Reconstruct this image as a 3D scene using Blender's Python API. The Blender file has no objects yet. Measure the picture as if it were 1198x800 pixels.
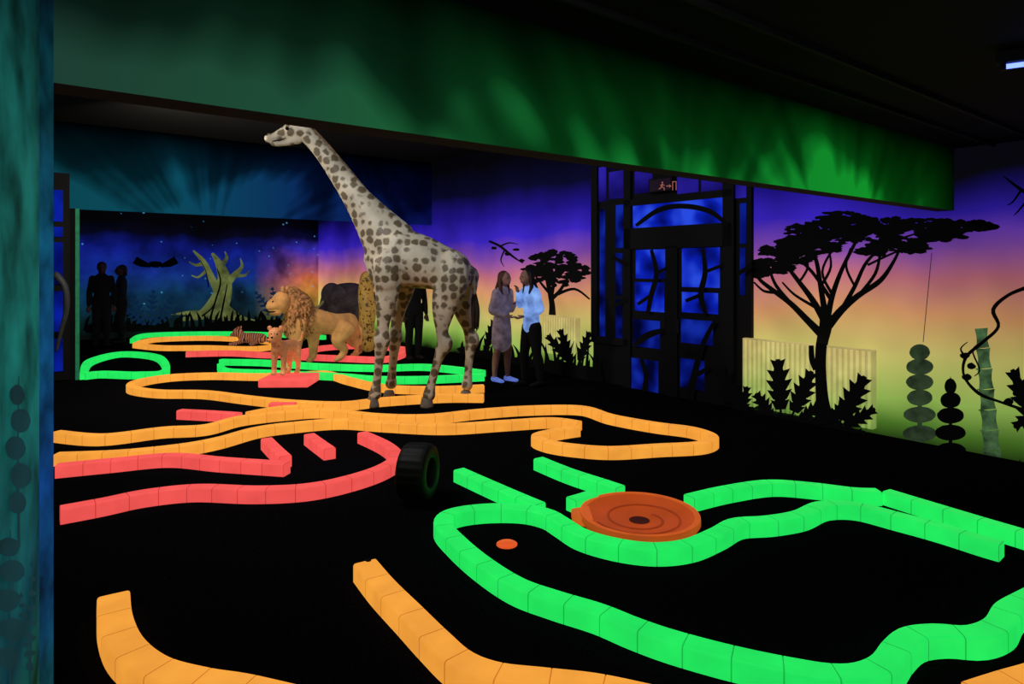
import bpy, math, random
from mathutils import Vector, Matrix
random.seed(7)
sc=bpy.context.scene
sc.view_settings.view_transform='Standard'
COL=sc.collection
F=760.0; HC=1.65; CX=599.0; HY=312.0
ANG=math.atan(.775); CA=math.cos(ANG); SA=math.sin(ANG)
RW=6.78; SFAR=17.5; SB=2.2; SB2=11.4; ZN=2.72; ZF=3.75; ZB=2.16
# ---------- survey helpers (metres) ----------
def fl(x,y,z=0.0):
    d=F*(HC-z)/(y-HY); return Vector(((x-CX)/F*d,d,z))
def at(x,y,d): return Vector(((x-CX)/F*d,d,HC-(y-HY)/F*d))
def room(r,s,z): return Vector((r*CA-s*SA, r*SA+s*CA, z))
def onwall(x,y,off=0.0):
    dx=(x-CX)/F; d=(RW-off)/(dx*CA+SA); return at(x,y,d)
def onfar(x,y,off=0.0):
    dx=(x-CX)/F; d=(SFAR-off)/(-dx*SA+CA); return at(x,y,d)
def s_of(p): return -p.x*SA+p.y*CA
def r_of(p): return p.x*CA+p.y*SA
# ---------- colour ----------
def lin(c):
    o=[]
    for v in c[:3]:
        v=v/255.0
        o.append(v/12.92 if v<=.04045 else ((v+.055)/1.055)**2.4)
    return (o[0],o[1],o[2],1.0)
def newmat(name):
    m=bpy.data.materials.new(name); m.use_nodes=True
    nt=m.node_tree; b=nt.nodes['Principled BSDF']
    return m,nt,b
def N(nt,t,**k):
    n=nt.nodes.new(t)
    for a,b in k.items(): setattr(n,a,b)
    return n
def mmath(nt,op,a,b=None,c=None,clamp=False):
    n=N(nt,'ShaderNodeMath',operation=op); n.use_clamp=clamp
    for i,v in enumerate((a,b,c)):
        if v is None: continue
        if isinstance(v,(int,float)): n.inputs[i].default_value=v
        else: nt.links.new(v,n.inputs[i])
    return n.outputs[0]
def ramp(nt,fac,stops,interp='LINEAR'):
    n=N(nt,'ShaderNodeValToRGB'); cr=n.color_ramp; cr.interpolation=interp
    while len(cr.elements)<len(stops): cr.elements.new(.5)
    for e,(p,c) in zip(cr.elements,stops):
        e.position=p; e.color=lin(c)
    nt.links.new(fac,n.inputs[0]); return n.outputs[0]
def noise(nt,vec,scale,detail=3,rough=.5):
    n=N(nt,'ShaderNodeTexNoise'); n.inputs['Scale'].default_value=scale
    n.inputs['Detail'].default_value=detail; n.inputs['Roughness'].default_value=rough
    if vec is not None: nt.links.new(vec,n.inputs['Vector'])
    return n.outputs['Fac']
def mixc(nt,fac,a,b,mode='MIX'):
    n=N(nt,'ShaderNodeMix',data_type='RGBA',blend_type=mode)
    for sock,v in ((n.inputs[0],fac),(n.inputs[6],a),(n.inputs[7],b)):
        if isinstance(v,(int,float)): sock.default_value=v
        elif isinstance(v,tuple): sock.default_value=v
        else: nt.links.new(v,sock)
    return n.outputs[2]
def simple(name,c,rough=.7,emit=0.0,base=1.0,var=.15,scale=12,metal=0,ec=None):
    m,nt,b=newmat(name)
    tc=N(nt,'ShaderNodeTexCoord').outputs['Object']
    nz=noise(nt,tc,scale)
    c2=tuple(min(255,v*(1-var)) for v in c); c3=tuple(min(255,v*(1+var*.4)) for v in c)
    col=ramp(nt,nz,[(.3,c2),(.7,c3)])
    bc=mixc(nt,1.0,col,(base,base,base,1),'MULTIPLY')
    nt.links.new(bc,b.inputs['Base Color'])
    b.inputs['Roughness'].default_value=rough; b.inputs['Metallic'].default_value=metal
    b.inputs['Specular IOR Level'].default_value=.25
    if emit>0:
        if ec: b.inputs['Emission Color'].default_value=lin(ec)
        else: nt.links.new(col,b.inputs['Emission Color'])
        b.inputs['Emission Strength'].default_value=emit
    return m
# ---------- mesh ----------
def tag(o,label=None,cat=None,group=None,kind=None):
    if label: o["label"]=label
    if cat: o["category"]=cat
    if group: o["group"]=group
    if kind: o["kind"]=kind
    return o
def mk(name,V,Fc,mat,smooth=False,recenter=True,roomspace=False):
    V=[Vector(v) for v in V]; org=Vector((0,0,0))
    if recenter and not roomspace:
        xs=[v.x for v in V]; ys=[v.y for v in V]; zs=[v.z for v in V]
        org=Vector(((min(xs)+max(xs))/2,(min(ys)+max(ys))/2,min(zs)))
        V=[v-org for v in V]
    me=bpy.data.meshes.new(name); me.from_pydata([tuple(v) for v in V],[],Fc); me.update()
    if smooth:
        for p in me.polygons: p.use_smooth=True
    o=bpy.data.objects.new(name,me); COL.objects.link(o); o.location=org
    if roomspace: o.rotation_euler=(0,0,ANG)
    if mat: me.materials.append(mat)
    return o
def empty(name,loc):
    e=bpy.data.objects.new(name,None); e.empty_display_size=.1; COL.objects.link(e); e.location=loc; return e
def par(ch,p):
    bpy.context.view_layer.update()
    ch.parent=p
    ch.matrix_parent_inverse=p.matrix_world.inverted()
def boxvf(a,b):
    x0,y0,z0=a; x1,y1,z1=b
    V=[(x0,y0,z0),(x1,y0,z0),(x1,y1,z0),(x0,y1,z0),(x0,y0,z1),(x1,y0,z1),(x1,y1,z1),(x0,y1,z1)]
    Fc=[(0,3,2,1),(4,5,6,7),(0,1,5,4),(1,2,6,5),(2,3,7,6),(3,0,4,7)]
    return V,Fc
def rbox(name,r0,r1,s0,s1,z0,z1,mat,roomspace=False,**k):
    V,Fc=boxvf((r0,s0,z0),(r1,s1,z1))
    if not roomspace: V=[room(*v) for v in V]
    return mk(name,V,Fc,mat,roomspace=roomspace,**k)
def bevel(o,w,seg=2):
    md=o.modifiers.new('bev','BEVEL'); md.width=w; md.segments=seg; md.limit_method='ANGLE'
def cat(P,n=8):
    out=[]; L=len(P)
    if L<2: return P
    for i in range(L-1):
        p0=P[max(i-1,0)]; p1=P[i]; p2=P[i+1]; p3=P[min(i+2,L-1)]
        for k in range(n):
            t=k/n; t2=t*t; t3=t2*t
            out.append(tuple(.5*((2*b)+(-a+c)*t+(2*a-5*b+4*c-d)*t2+(-a+3*b-3*c+d)*t3) for a,b,c,d in zip(p0,p1,p2,p3)))
    out.append(tuple(P[-1])); return out
class Bld:
    def __init__(s): s.V=[]; s.F=[]
    def add(s,V,Fc):
        o=len(s.V); s.V+=[Vector(v) for v in V]; s.F+=[tuple(i+o for i in f) for f in Fc]
    def tube(s,P,side=(0,1,0),seg=14,n=5,sm=True,cap=True):
        """P: list of (x,y,z,a[,b])"""
        P=[tuple(p)+((p[3],) if len(p)==4 else ()) for p in P]
        Q=cat(P,n) if (sm and len(P)>2) else P
        if sm and len(P)==2: Q=[tuple(a+(b-a)*k/n for a,b in zip(P[0],P[1])) for k in range(n+1)]
        side=Vector(side); rings=[]
        pts=[Vector(q[:3]) for q in Q]
        def fr(i):
            t=(pts[min(i+1,len(pts)-1)]-pts[max(i-1,0)])
            if t.length<1e-9: t=Vector((0,0,1))
            t.normalize()
            sd=side-t*side.dot(t)
            if sd.length<.05: sd=Vector((1,0,0.3))-t*Vector((1,0,.3)).dot(t)
            sd.normalize(); return t,sd,t.cross(sd)
        def ring(c,sd,up,a,b): return [c+sd*(a*math.cos(2*math.pi*k/seg))+up*(b*math.sin(2*math.pi*k/seg)) for k in range(seg)]
        t,sd,up=fr(0); q=Q[0]; m=min(q[3],q[4])
        if cap:
            for (o,sf) in ((.95,.3),(.8,.6),(.5,.87)): rings.append(ring(pts[0]-t*m*o,sd,up,q[3]*sf,q[4]*sf))
        for i in range(len(Q)):
            t,sd,up=fr(i); rings.append(ring(pts[i],sd,up,max(Q[i][3],1e-4),max(Q[i][4],1e-4)))
        q=Q[-1]; m=min(q[3],q[4])
        if cap:
            for (o,sf) in ((.5,.87),(.8,.6),(.95,.3)): rings.append(ring(pts[-1]+t*m*o,sd,up,q[3]*sf,q[4]*sf))
        V=[v for r in rings for v in r]; Fc=[]
        for i in range(len(rings)-1):
            for k in range(seg):
                a=i*seg+k; b=i*seg+(k+1)%seg
                Fc.append((a,b,b+seg,a+seg))
        Fc.append(tuple(range(seg-1,-1,-1))); o=(len(rings)-1)*seg; Fc.append(tuple(o+k for k in range(seg)))
        s.add(V,Fc)
    def ell(s,c,r,seg=16,rg=10,rot=None):
        V=[];Fc=[]; c=Vector(c)
        for i in range(rg+1):
            th=math.pi*i/rg
            th=min(max(th,.03),math.pi-.03)
            for k in range(seg):
                ph=2*math.pi*k/seg
                v=Vector((r[0]*math.sin(th)*math.cos(ph),r[1]*math.sin(th)*math.sin(ph),r[2]*math.cos(th)))
                if rot: v=rot@v
                V.append(c+v)
        for i in range(rg):
            for k in range(seg):
                a=i*seg+k; b=i*seg+(k+1)%seg; Fc.append((a,a+seg,b+seg,b))
        Fc.append(tuple(range(seg))); o=rg*seg; Fc.append(tuple(o+k for k in range(seg-1,-1,-1)))
        s.add(V,Fc)
    def remesh(s,vox,smooth=3):
        me=bpy.data.meshes.new('t'); me.from_pydata([tuple(v) for v in s.V],[],s.F); me.update()
        o=bpy.data.objects.new('t',me); COL.objects.link(o)
        md=o.modifiers.new('r','REMESH'); md.mode='VOXEL'; md.voxel_size=vox; md.use_smooth_shade=True
        if smooth:
            m2=o.modifiers.new('s','SMOOTH'); m2.iterations=smooth; m2.factor=.5
        dg=bpy.context.evaluated_depsgraph_get(); dg.update()
        ev=o.evaluated_get(dg); m=ev.to_mesh()
        V=[v.co.copy() for v in m.vertices]; Fc=[tuple(p.vertices) for p in m.polygons]
        ev.to_mesh_clear(); bpy.data.objects.remove(o); bpy.data.meshes.remove(me)
        s.V=V; s.F=Fc; return s
    def obj(s,name,mat,smooth=True,**k): return mk(name,s.V,s.F,mat,smooth,**k)

# ---------- materials ----------
def wallmural():
    m,nt,b=newmat('sunset_mural_paint')
    tc=N(nt,'ShaderNodeTexCoord').outputs['Object']; sp=N(nt,'ShaderNodeSeparateXYZ'); nt.links.new(tc,sp.inputs[0])
    nz=noise(nt,tc,.8,2); z=mmath(nt,'ADD',sp.outputs[2],mmath(nt,'MULTIPLY',mmath(nt,'SUBTRACT',nz,.5),.5))
    f=mmath(nt,'DIVIDE',z,3.7,clamp=True)
    st=[(0.0,(14,30,8)),(.045,(90,140,48)),(.11,(170,208,98)),(.21,(216,206,116)),(.32,(230,164,110)),(.42,(202,116,134)),(.5,(134,78,180)),(.58,(62,40,205)),(.68,(34,22,150)),(.8,(8,8,45)),(.95,(2,2,8))]
    col=ramp(nt,f,st)
    n2=noise(nt,tc,1.1,2); g=ramp(nt,n2,[(.25,(205,205,205)),(.7,(255,255,255))])
    col=mixc(nt,1.0,col,g,'MULTIPLY')
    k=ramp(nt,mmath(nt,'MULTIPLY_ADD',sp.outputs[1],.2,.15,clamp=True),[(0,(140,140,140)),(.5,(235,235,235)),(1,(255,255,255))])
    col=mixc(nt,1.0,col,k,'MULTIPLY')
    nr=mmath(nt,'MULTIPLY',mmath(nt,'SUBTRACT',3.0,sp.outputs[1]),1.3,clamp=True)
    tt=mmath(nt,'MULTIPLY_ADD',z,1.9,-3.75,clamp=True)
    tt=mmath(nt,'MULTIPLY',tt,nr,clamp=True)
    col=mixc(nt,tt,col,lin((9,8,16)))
    nt.links.new(mixc(nt,1.0,col,(.3,.3,.3,1),'MULTIPLY'),b.inputs['Base Color'])
    nt.links.new(col,b.inputs['Emission Color']); b.inputs['Emission Strength'].default_value=.85
    b.inputs['Roughness'].default_value=.9; b.inputs['Specular IOR Level'].default_value=.1
    return m
def farmural():
    m,nt,b=newmat('night_jungle_mural_paint')
    tc=N(nt,'ShaderNodeTexCoord').outputs['Object']; sp=N(nt,'ShaderNodeSeparateXYZ'); nt.links.new(tc,sp.inputs[0])
    nz=noise(nt,tc,.8,3); z=mmath(nt,'ADD',sp.outputs[2],mmath(nt,'MULTIPLY',mmath(nt,'SUBTRACT',nz,.5),.8))
    f=mmath(nt,'DIVIDE',z,3.7,clamp=True)
    a=ramp(nt,f,[(0,(3,10,6)),(.12,(8,38,44)),(.28,(12,58,95)),(.42,(20,48,150)),(.56,(16,30,140)),(.66,(4,6,30)),(.74,(1,1,4))])
    c=ramp(nt,f,[(0,(20,40,10)),(.12,(120,130,40)),(.25,(205,140,60)),(.36,(215,110,70)),(.46,(140,75,150)),(.57,(60,50,190)),(.66,(12,12,60)),(.74,(1,1,6))])
    rr=mmath(nt,'MULTIPLY_ADD',sp.outputs[0],.75,-3.8,clamp=True)
    col=mixc(nt,rr,a,c)
    v=N(nt,'ShaderNodeTexVoronoi'); v.inputs['Scale'].default_value=3.6; nt.links.new(tc,v.inputs['Vector'])
    star=mmath(nt,'LESS_THAN',v.outputs['Distance'],.085)
    col=mixc(nt,mmath(nt,'MULTIPLY',star,.6),col,lin((80,170,230)))
    n2=noise(nt,tc,1.7,4); g=ramp(nt,n2,[(.3,(110,110,110)),(.65,(255,255,255))])
    col=mixc(nt,1.0,col,g,'MULTIPLY')
    nt.links.new(mixc(nt,1.0,col,(.3,.3,.3,1),'MULTIPLY'),b.inputs['Base Color'])
    nt.links.new(col,b.inputs['Emission Color']); b.inputs['Emission Strength'].default_value=.9
    b.inputs['Roughness'].default_value=.9
    return m
def raymat(name,z0,z1,stops,centers,strength,r0=0,r1=7,gain=1.7,pw=1.3,endfade=None,lo=.25,am=1.5):
    m,nt,b=newmat(name)
    tc=N(nt,'ShaderNodeTexCoord').outputs['Object']; sp=N(nt,'ShaderNodeSeparateXYZ'); nt.links.new(tc,sp.inputs[0])
    base=mmath(nt,'MULTIPLY_ADD',noise(nt,tc,.8,3),1.3,-.1)
    tot=base
    for (rc,zc,kk) in centers:
        an=mmath(nt,'ARCTAN2',mmath(nt,'SUBTRACT',sp.outputs[2],zc),mmath(nt,'SUBTRACT',sp.outputs[0],rc))
        cb=N(nt,'ShaderNodeCombineXYZ'); nt.links.new(mmath(nt,'MULTIPLY',an,kk),cb.inputs[0]); cb.inputs[1].default_value=rc*3.7
        nn=noise(nt,cb.outputs[0],1.0,1)
        tot=mmath(nt,'MULTIPLY',tot,mmath(nt,'MULTIPLY_ADD',nn,am,lo,clamp=False))
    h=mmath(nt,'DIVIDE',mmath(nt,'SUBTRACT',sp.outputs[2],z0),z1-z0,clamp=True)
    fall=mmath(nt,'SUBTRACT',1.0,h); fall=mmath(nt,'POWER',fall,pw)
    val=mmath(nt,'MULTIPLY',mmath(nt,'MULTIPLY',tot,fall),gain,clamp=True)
    if endfade:
        ef=mmath(nt,'MULTIPLY',mmath(nt,'SUBTRACT',endfade,sp.outputs[0]),.62,clamp=True); val=mmath(nt,'MULTIPLY',val,ef)
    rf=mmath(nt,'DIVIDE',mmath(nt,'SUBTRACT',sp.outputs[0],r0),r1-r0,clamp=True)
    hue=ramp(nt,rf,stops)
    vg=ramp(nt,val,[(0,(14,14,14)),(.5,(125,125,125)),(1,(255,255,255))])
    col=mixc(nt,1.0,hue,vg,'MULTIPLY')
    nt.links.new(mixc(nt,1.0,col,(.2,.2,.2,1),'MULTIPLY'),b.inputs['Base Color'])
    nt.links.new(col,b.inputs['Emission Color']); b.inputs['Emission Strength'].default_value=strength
    b.inputs['Roughness'].default_value=1; b.inputs['Specular IOR Level'].default_value=.0
    return m
def vertmat(name,z0,z1,stops,strength,ns=2.0,dark=110):
    m,nt,b=newmat(name)
    geo=N(nt,'ShaderNodeNewGeometry').outputs['Position']; sp=N(nt,'ShaderNodeSeparateXYZ'); nt.links.new(geo,sp.inputs[0])
    nz=noise(nt,geo,ns,3)
    z=mmath(nt,'ADD',sp.outputs[2],mmath(nt,'MULTIPLY',mmath(nt,'SUBTRACT',nz,.5),.4))
    f=mmath(nt,'DIVIDE',mmath(nt,'SUBTRACT',z,z0),z1-z0,clamp=True)
    col=ramp(nt,f,stops)
    col=mixc(nt,1.0,col,ramp(nt,noise(nt,geo,ns*2.3,4),[(.3,(dark,dark,dark)),(.7,(255,255,255))]),'MULTIPLY')
    nt.links.new(mixc(nt,1.0,col,(.3,.3,.3,1),'MULTIPLY'),b.inputs['Base Color'])
    nt.links.new(col,b.inputs['Emission Color']); b.inputs['Emission Strength'].default_value=strength
    b.inputs['Roughness'].default_value=.9; b.inputs['Specular IOR Level'].default_value=.1
    return m
def glowmat(name,stops,scale,strength):
    m,nt,b=newmat(name)
    geo=N(nt,'ShaderNodeNewGeometry').outputs['Position']
    col=ramp(nt,noise(nt,geo,scale,1),stops)
    nt.links.new(mixc(nt,1.0,col,(.15,.15,.15,1),'MULTIPLY'),b.inputs['Base Color'])
    nt.links.new(col,b.inputs['Emission Color']); b.inputs['Emission Strength'].default_value=strength
    b.inputs['Roughness'].default_value=.9; b.inputs['Specular IOR Level'].default_value=0
    return m
def carpet():
    m,nt,b=newmat('black_carpet')
    tc=N(nt,'ShaderNodeTexCoord').outputs['Object']; nz=noise(nt,tc,60,3)
    nt.links.new(ramp(nt,nz,[(.3,(6,6,8)),(.75,(20,19,22))]),b.inputs['Base Color'])
    b.inputs['Roughness'].default_value=1; b.inputs['Specular IOR Level'].default_value=0
    bp=N(nt,'ShaderNodeBump'); bp.inputs['Strength'].default_value=.4; nt.links.new(nz,bp.inputs['Height']); nt.links.new(bp.outputs[0],b.inputs['Normal'])
    return m
def hide(name,c1,c2,scale,th,emit=.0,soft=.05,rnd=.75,warp=.08):
    m,nt,b=newmat(name)
    tc=N(nt,'ShaderNodeTexCoord').outputs['Object']
    nn=N(nt,'ShaderNodeTexNoise'); nn.inputs['Scale'].default_value=scale*1.3; nt.links.new(tc,nn.inputs['Vector'])
    mx=mixc(nt,warp,tc,nn.outputs['Color'],'LINEAR_LIGHT')
    v=N(nt,'ShaderNodeTexVoronoi'); v.inputs['Scale'].default_value=scale; nt.links.new(mx,v.inputs['Vector'])
    v.inputs['Randomness'].default_value=rnd
    col=ramp(nt,v.outputs['Distance'],[(th-soft,c2),(th+soft,c1)])
    nz=noise(nt,tc,3,3); col=mixc(nt,1.0,col,ramp(nt,nz,[(.3,(200,200,200)),(.7,(255,255,255))]),'MULTIPLY')
    nt.links.new(col,b.inputs['Base Color']); b.inputs['Roughness'].default_value=.5
    if emit: nt.links.new(col,b.inputs['Emission Color']); b.inputs['Emission Strength'].default_value=emit
    return m
def stripes(name,c1,c2,scale):
    m,nt,b=newmat(name)
    tc=N(nt,'ShaderNodeTexCoord').outputs['Object']
    w=N(nt,'ShaderNodeTexWave'); w.inputs['Scale'].default_value=scale; w.inputs['Distortion'].default_value=4; nt.links.new(tc,w.inputs['Vector'])
    col=ramp(nt,w.outputs['Fac'],[(.3,c2),(.45,c1)]); nt.links.new(col,b.inputs['Base Color']); b.inputs['Roughness'].default_value=.7
    nt.links.new(col,b.inputs['Emission Color']); b.inputs['Emission Strength'].default_value=.15
    return m
M_wall=wallmural(); M_far=farmural(); M_floor=carpet()
M_black=simple('black_ceiling_paint',(4,4,5),.95)
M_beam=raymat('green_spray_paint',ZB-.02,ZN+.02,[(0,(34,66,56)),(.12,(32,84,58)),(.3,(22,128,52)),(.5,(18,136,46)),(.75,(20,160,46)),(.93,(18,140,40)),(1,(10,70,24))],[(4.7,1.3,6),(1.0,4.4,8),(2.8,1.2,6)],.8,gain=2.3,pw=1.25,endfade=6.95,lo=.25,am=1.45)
M_soffit=simple('brown_soffit_paint',(30,20,24),.9,.1)
M_beam2=raymat('teal_spray_paint',2.40,ZF,[(0,(12,74,84)),(.3,(12,76,98)),(.6,(12,44,100)),(1,(10,14,90))],[(2.6,1.7,8),(5,4.5,5)],.75,gain=2.3,pw=1.1,lo=.3,am=1.4)
M_left=vertmat('teal_mural_paint',-.0,2.4,[(0,(40,150,60)),(.15,(26,130,84)),(.35,(14,70,82)),(.6,(22,116,108)),(.8,(24,104,96)),(1,(8,40,48))],.85,2.5)
M_leftedge=vertmat('blue_edge_paint',0,2.4,[(0,(26,120,60)),(.2,(14,90,90)),(.45,(16,74,150)),(.7,(18,100,140)),(.85,(12,76,90)),(1,(6,30,44))],.75,3.5,110)
M_green=simple('fluorescent_green_plastic',(36,244,100),.55,.84,.42,.06,5)
M_orange=simple('fluorescent_orange_plastic',(255,166,62),.55,.90,.34,.07,5)
M_pink=simple('fluorescent_pink_plastic',(255,90,86),.55,.88,.34,.07,5)
M_greenj=simple('green_block_joint',(28,200,78),.7,.75,.3,.1,5)
M_orangej=simple('orange_block_joint',(222,132,44),.7,.78,.3,.1,5)
M_pinkj=simple('pink_block_joint',(214,66,64),.7,.78,.3,.1,5)
JM={M_green:M_greenj,M_orange:M_orangej,M_pink:M_pinkj}
M_sil=simple('black_silhouette_paint',(4,5,7),.95)
M_silo=simple('grey_green_tree_paint',(106,116,64),.9,.7,.3,.5,3)
M_teal=simple('dark_teal_leaf_paint',(12,62,70),.9,.7,.3,.3,4)
M_door=simple('black_door_lacquer',(5,5,9),.8)
M_skin=simple('skin',(190,140,120),.6)
M_dark=simple('dark_fabric',(10,11,17),.95)
M_hair=simple('dark_brown_hair',(28,20,16),.6)

# ---------- structure ----------
def st(o): return tag(o,kind="structure")
def wall(name,*a,**k): return st(rbox(name,*a,roomspace=True,**k))
wall('floor',-1.7,RW+.2,-3,SFAR+.2,-.1,0,M_floor)
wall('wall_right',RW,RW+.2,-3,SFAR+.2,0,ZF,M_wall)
wall('wall_back',-1.7,RW,SFAR,SFAR+.2,0,ZF,M_far)
wall('wall_left',-1.7,-1.5,SB,SFAR,0,ZF,M_black)
wall('wall_partition',-1.5,.80,SB2,SB2+.15,0,2.5,M_black)
wall('ceiling_near',-1.7,RW+.2,-3,SB,ZN,ZN+.1,M_black)
wall('ceiling_far',-1.7,RW+.2,SB,SFAR+.2,ZF,ZF+.1,M_black)
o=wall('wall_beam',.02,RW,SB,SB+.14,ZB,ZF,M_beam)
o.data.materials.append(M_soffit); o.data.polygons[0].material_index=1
wall('wall_bulkhead',-1.5,RW,SB2,SB2+.15,2.5,ZF,M_beam2)
A=Vector((-.80,.85,0)); C=Vector((-1.235,1.75,0)); D=C+Vector((-.35,.12,0)); E=A+Vector((-.5,0,0))
B=Vector(((46-CX)/F*1.66,1.66,0))
ring=[A,B,C,D,E]
V=[p.copy() for p in ring]+[p+Vector((0,0,ZN)) for p in ring]
Fc=[(0,1,2,3,4),(9,8,7,6,5)]+[(i,(i+1)%5,(i+1)%5+5,i+5) for i in range(5)]
o=mk('wall_left_stub',V,Fc,M_left); o.data.materials.append(M_leftedge); o.data.polygons[3].material_index=1; st(o)
class Flat:
    def __init__(s,fn,off): s.fn=fn; s.off=off; s.V=[]; s.F=[]; s.k=0
    def poly(s,P):
        s.k+=1; off=s.off+s.k*.000012
        cx=sum(p[0] for p in P)/len(P); cy=sum(p[1] for p in P)/len(P)
        o=len(s.V); s.V.append(s.fn(cx,cy,off)); s.V+=[s.fn(p[0],p[1],off) for p in P]; n=len(P)
        for i in range(n): s.F.append((o,o+1+i,o+1+(i+1)%n))
    def ell(s,x,y,rx,ry,n=14,j=0.0):
        s.poly([(x+rx*math.cos(2*math.pi*k/n)*(1+random.uniform(-j,j)),y+ry*math.sin(2*math.pi*k/n)*(1+random.uniform(-j,j))) for k in range(n)])
    def stroke(s,P,n=5):
        s.k+=1; off=s.off+s.k*.000012
        Q=cat([tuple(map(float,p)) for p in P],n) if len(P)>2 else P
        o=len(s.V)
        for i,q in enumerate(Q):
            a=Q[max(i-1,0)]; b=Q[min(i+1,len(Q)-1)]
            dx=b[0]-a[0]; dy=b[1]-a[1]; l=math.hypot(dx,dy) or 1
            nx,ny=-dy/l,dx/l; w=q[2]/2
            s.V.append(s.fn(q[0]+nx*w,q[1]+ny*w,off)); s.V.append(s.fn(q[0]-nx*w,q[1]-ny*w,off))
        for i in range(len(Q)-1):
            a=o+2*i; s.F.append((a,a+1,a+3,a+2))
    def frond(s,x0,y0,x1,y1,w,n=7,lw=2.2,t0=0.0):
        s.stroke([(x0,y0,2.4),((x0+x1)/2,(y0+y1)/2-2,2.0),(x1,y1,.8)])
        dx,dy=x1-x0,y1-y0; l=math.hypot(dx,dy)
        ux,uy=dx/l,dy/l; nx,ny=-uy,ux
        for i in range(1,n+1):
            t=t0+(1-t0)*i/(n+.6); ww=w*math.sin(math.pi*min(1,(t-t0)/(1-t0)*.80+.16))
            bx,by=x0+dx*t,y0+dy*t
            for sg in (1,-1):
                ex,ey=bx+nx*ww*sg+ux*ww*.55,by+ny*ww*sg+uy*ww*.55
                s.stroke([(bx,by,lw*.9),((bx+ex)/2,(by+ey)/2,lw*1.2),(ex,ey,.3)],3)
    def splitleaf(s,x0,y0,x1,y1,w,n=5,t0=.25,curl=0):
        """broad jungle leaf: full inner blade with pointed split lobes"""
        s.stroke([(x0,y0,2.8),((x0+x1)/2,(y0+y1)/2,2.6),(x1,y1,1.4)])
        dx,dy=x1-x0,y1-y0; l=math.hypot(dx,dy); ux,uy=dx/l,dy/l; nx,ny=-uy,ux
        def pt(t,o_): return (x0+dx*t+nx*o_,y0+dy*t+ny*o_)
        def wd(u): return w*math.sin(math.pi*(.14+.80*u))**.7
        s.poly([pt(t0+(1-t0)*k/8,-wd(k/8)*.55) for k in range(9)]+[pt(t0+(1-t0)*k/8,wd(k/8)*.55) for k in range(8,-1,-1)])
        for sg in (1,-1):
            for i in range(n):
                u0=i/n; u1=(i+.86)/n; ta=t0+(1-t0)*u0; tb=t0+(1-t0)*u1; ww=wd((u0+u1)/2)
                P=[pt(ta,0),pt(ta,sg*ww*.6),pt(tb+(1-t0)*.03,sg*ww*1.12),pt(tb+(1-t0)*.0,sg*ww*.5),pt(tb,0)]
                s.poly(P if sg>0 else P[::-1])
    def lobes(s,L,per,rx,ry):
        for (cx,cy,lx,ly) in L:
            for i in range(per):
                a=random.uniform(0,2*math.pi); rr=math.sqrt(random.random())
                s.ell(cx+rr*lx*math.cos(a),cy+rr*ly*math.sin(a),random.uniform(*rx),random.uniform(*ry),8,.35)
    def obj(s,name,mat,label):
        o=mk(name,s.V,s.F,mat); return tag(o,label,"mural")
def onstub(x,y,off=0.0):
    d=(B-A).normalized(); n=Vector((d.y,-d.x,0)); q=A+n*(off+.003)
    ray=Vector(((x-CX)/F,1,-(y-HY)/F)); t=n.dot(q)/n.dot(ray); return ray*t+Vector((0,0,HC))
f=Flat(onstub,0.0)
for (x,y,rx,ry) in ((20,462,9,12),(24,492,12,14),(18,524,12,14),(24,556,13,15),(20,588,11,13)): f.ell(x,y,rx,ry,18,.05)
f.stroke([(22,440,1.2),(21,520,2.5),(22,640,3.5)]); f.obj('mural_plant',M_teal,"painted dark teal plant of stacked round leaves on the wall stub")
f=Flat(onstub,0.0)
for (x,y,rx,ry) in ((10,640,13,11),(14,668,15,13),(8,702,16,13),(14,736,15,14),(8,770,13,13)): f.ell(x,y,rx,ry,18,.05)
f.stroke([(12,620,1.2),(11,700,2.5),(12,800,3.5)]); f.obj('mural_plant',M_teal,"painted dark teal plant of stacked round leaves on the wall stub")
f=Flat(onstub,0.0)
for a in ((35,800,38,650,7),(36,790,24,690,6)): f.frond(*a,n=8,lw=5)
f.obj('mural_fern',M_teal,"painted dark teal fern frond on the wall stub")

P_blue=glowmat('blue_panel_glow',[(.3,(4,10,80)),(.7,(14,40,190))],2.5,.6)
e=empty('lit_panel',room(.2,SB2-.03,0)); tag(e,"tall black panel with blue glowing panes on the partition","panel")
fr=rbox('panel_frame',-.35,.70,SB2-.04,SB2-.005,0.02,3.0,M_door); par(fr,e)
for (z0,z1) in ((.15,.62),(.72,1.3),(1.4,2.0),(2.08,2.22),(2.3,2.75)):
    q=rbox('panel_pane',.02,.62,SB2-.055,SB2-.04,z0,z1,P_blue); par(q,e)
M_gstrip=simple('green_strip_paint',(40,130,90),.7,.45,.3)
o=rbox('corner_strip',.77,.82,SB2-.02,SB2+.0,0.0,2.5,M_gstrip); tag(o,"narrow glowing green strip up the partition edge","strip")
b=Bld(); pts=[at(66,322,9.0),at(76,336,9.0),at(78,360,9.0),at(72,385,9.0),at(66,410,9.0)]
b.tube([(p.x,p.y,p.z,.05-.008*i) for i,p in enumerate(pts)]); o=b.obj('horn_decoration',simple('grey_horn',(60,64,70),.5)); tag(o,"curved grey horn hung on the partition","horn")

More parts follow.
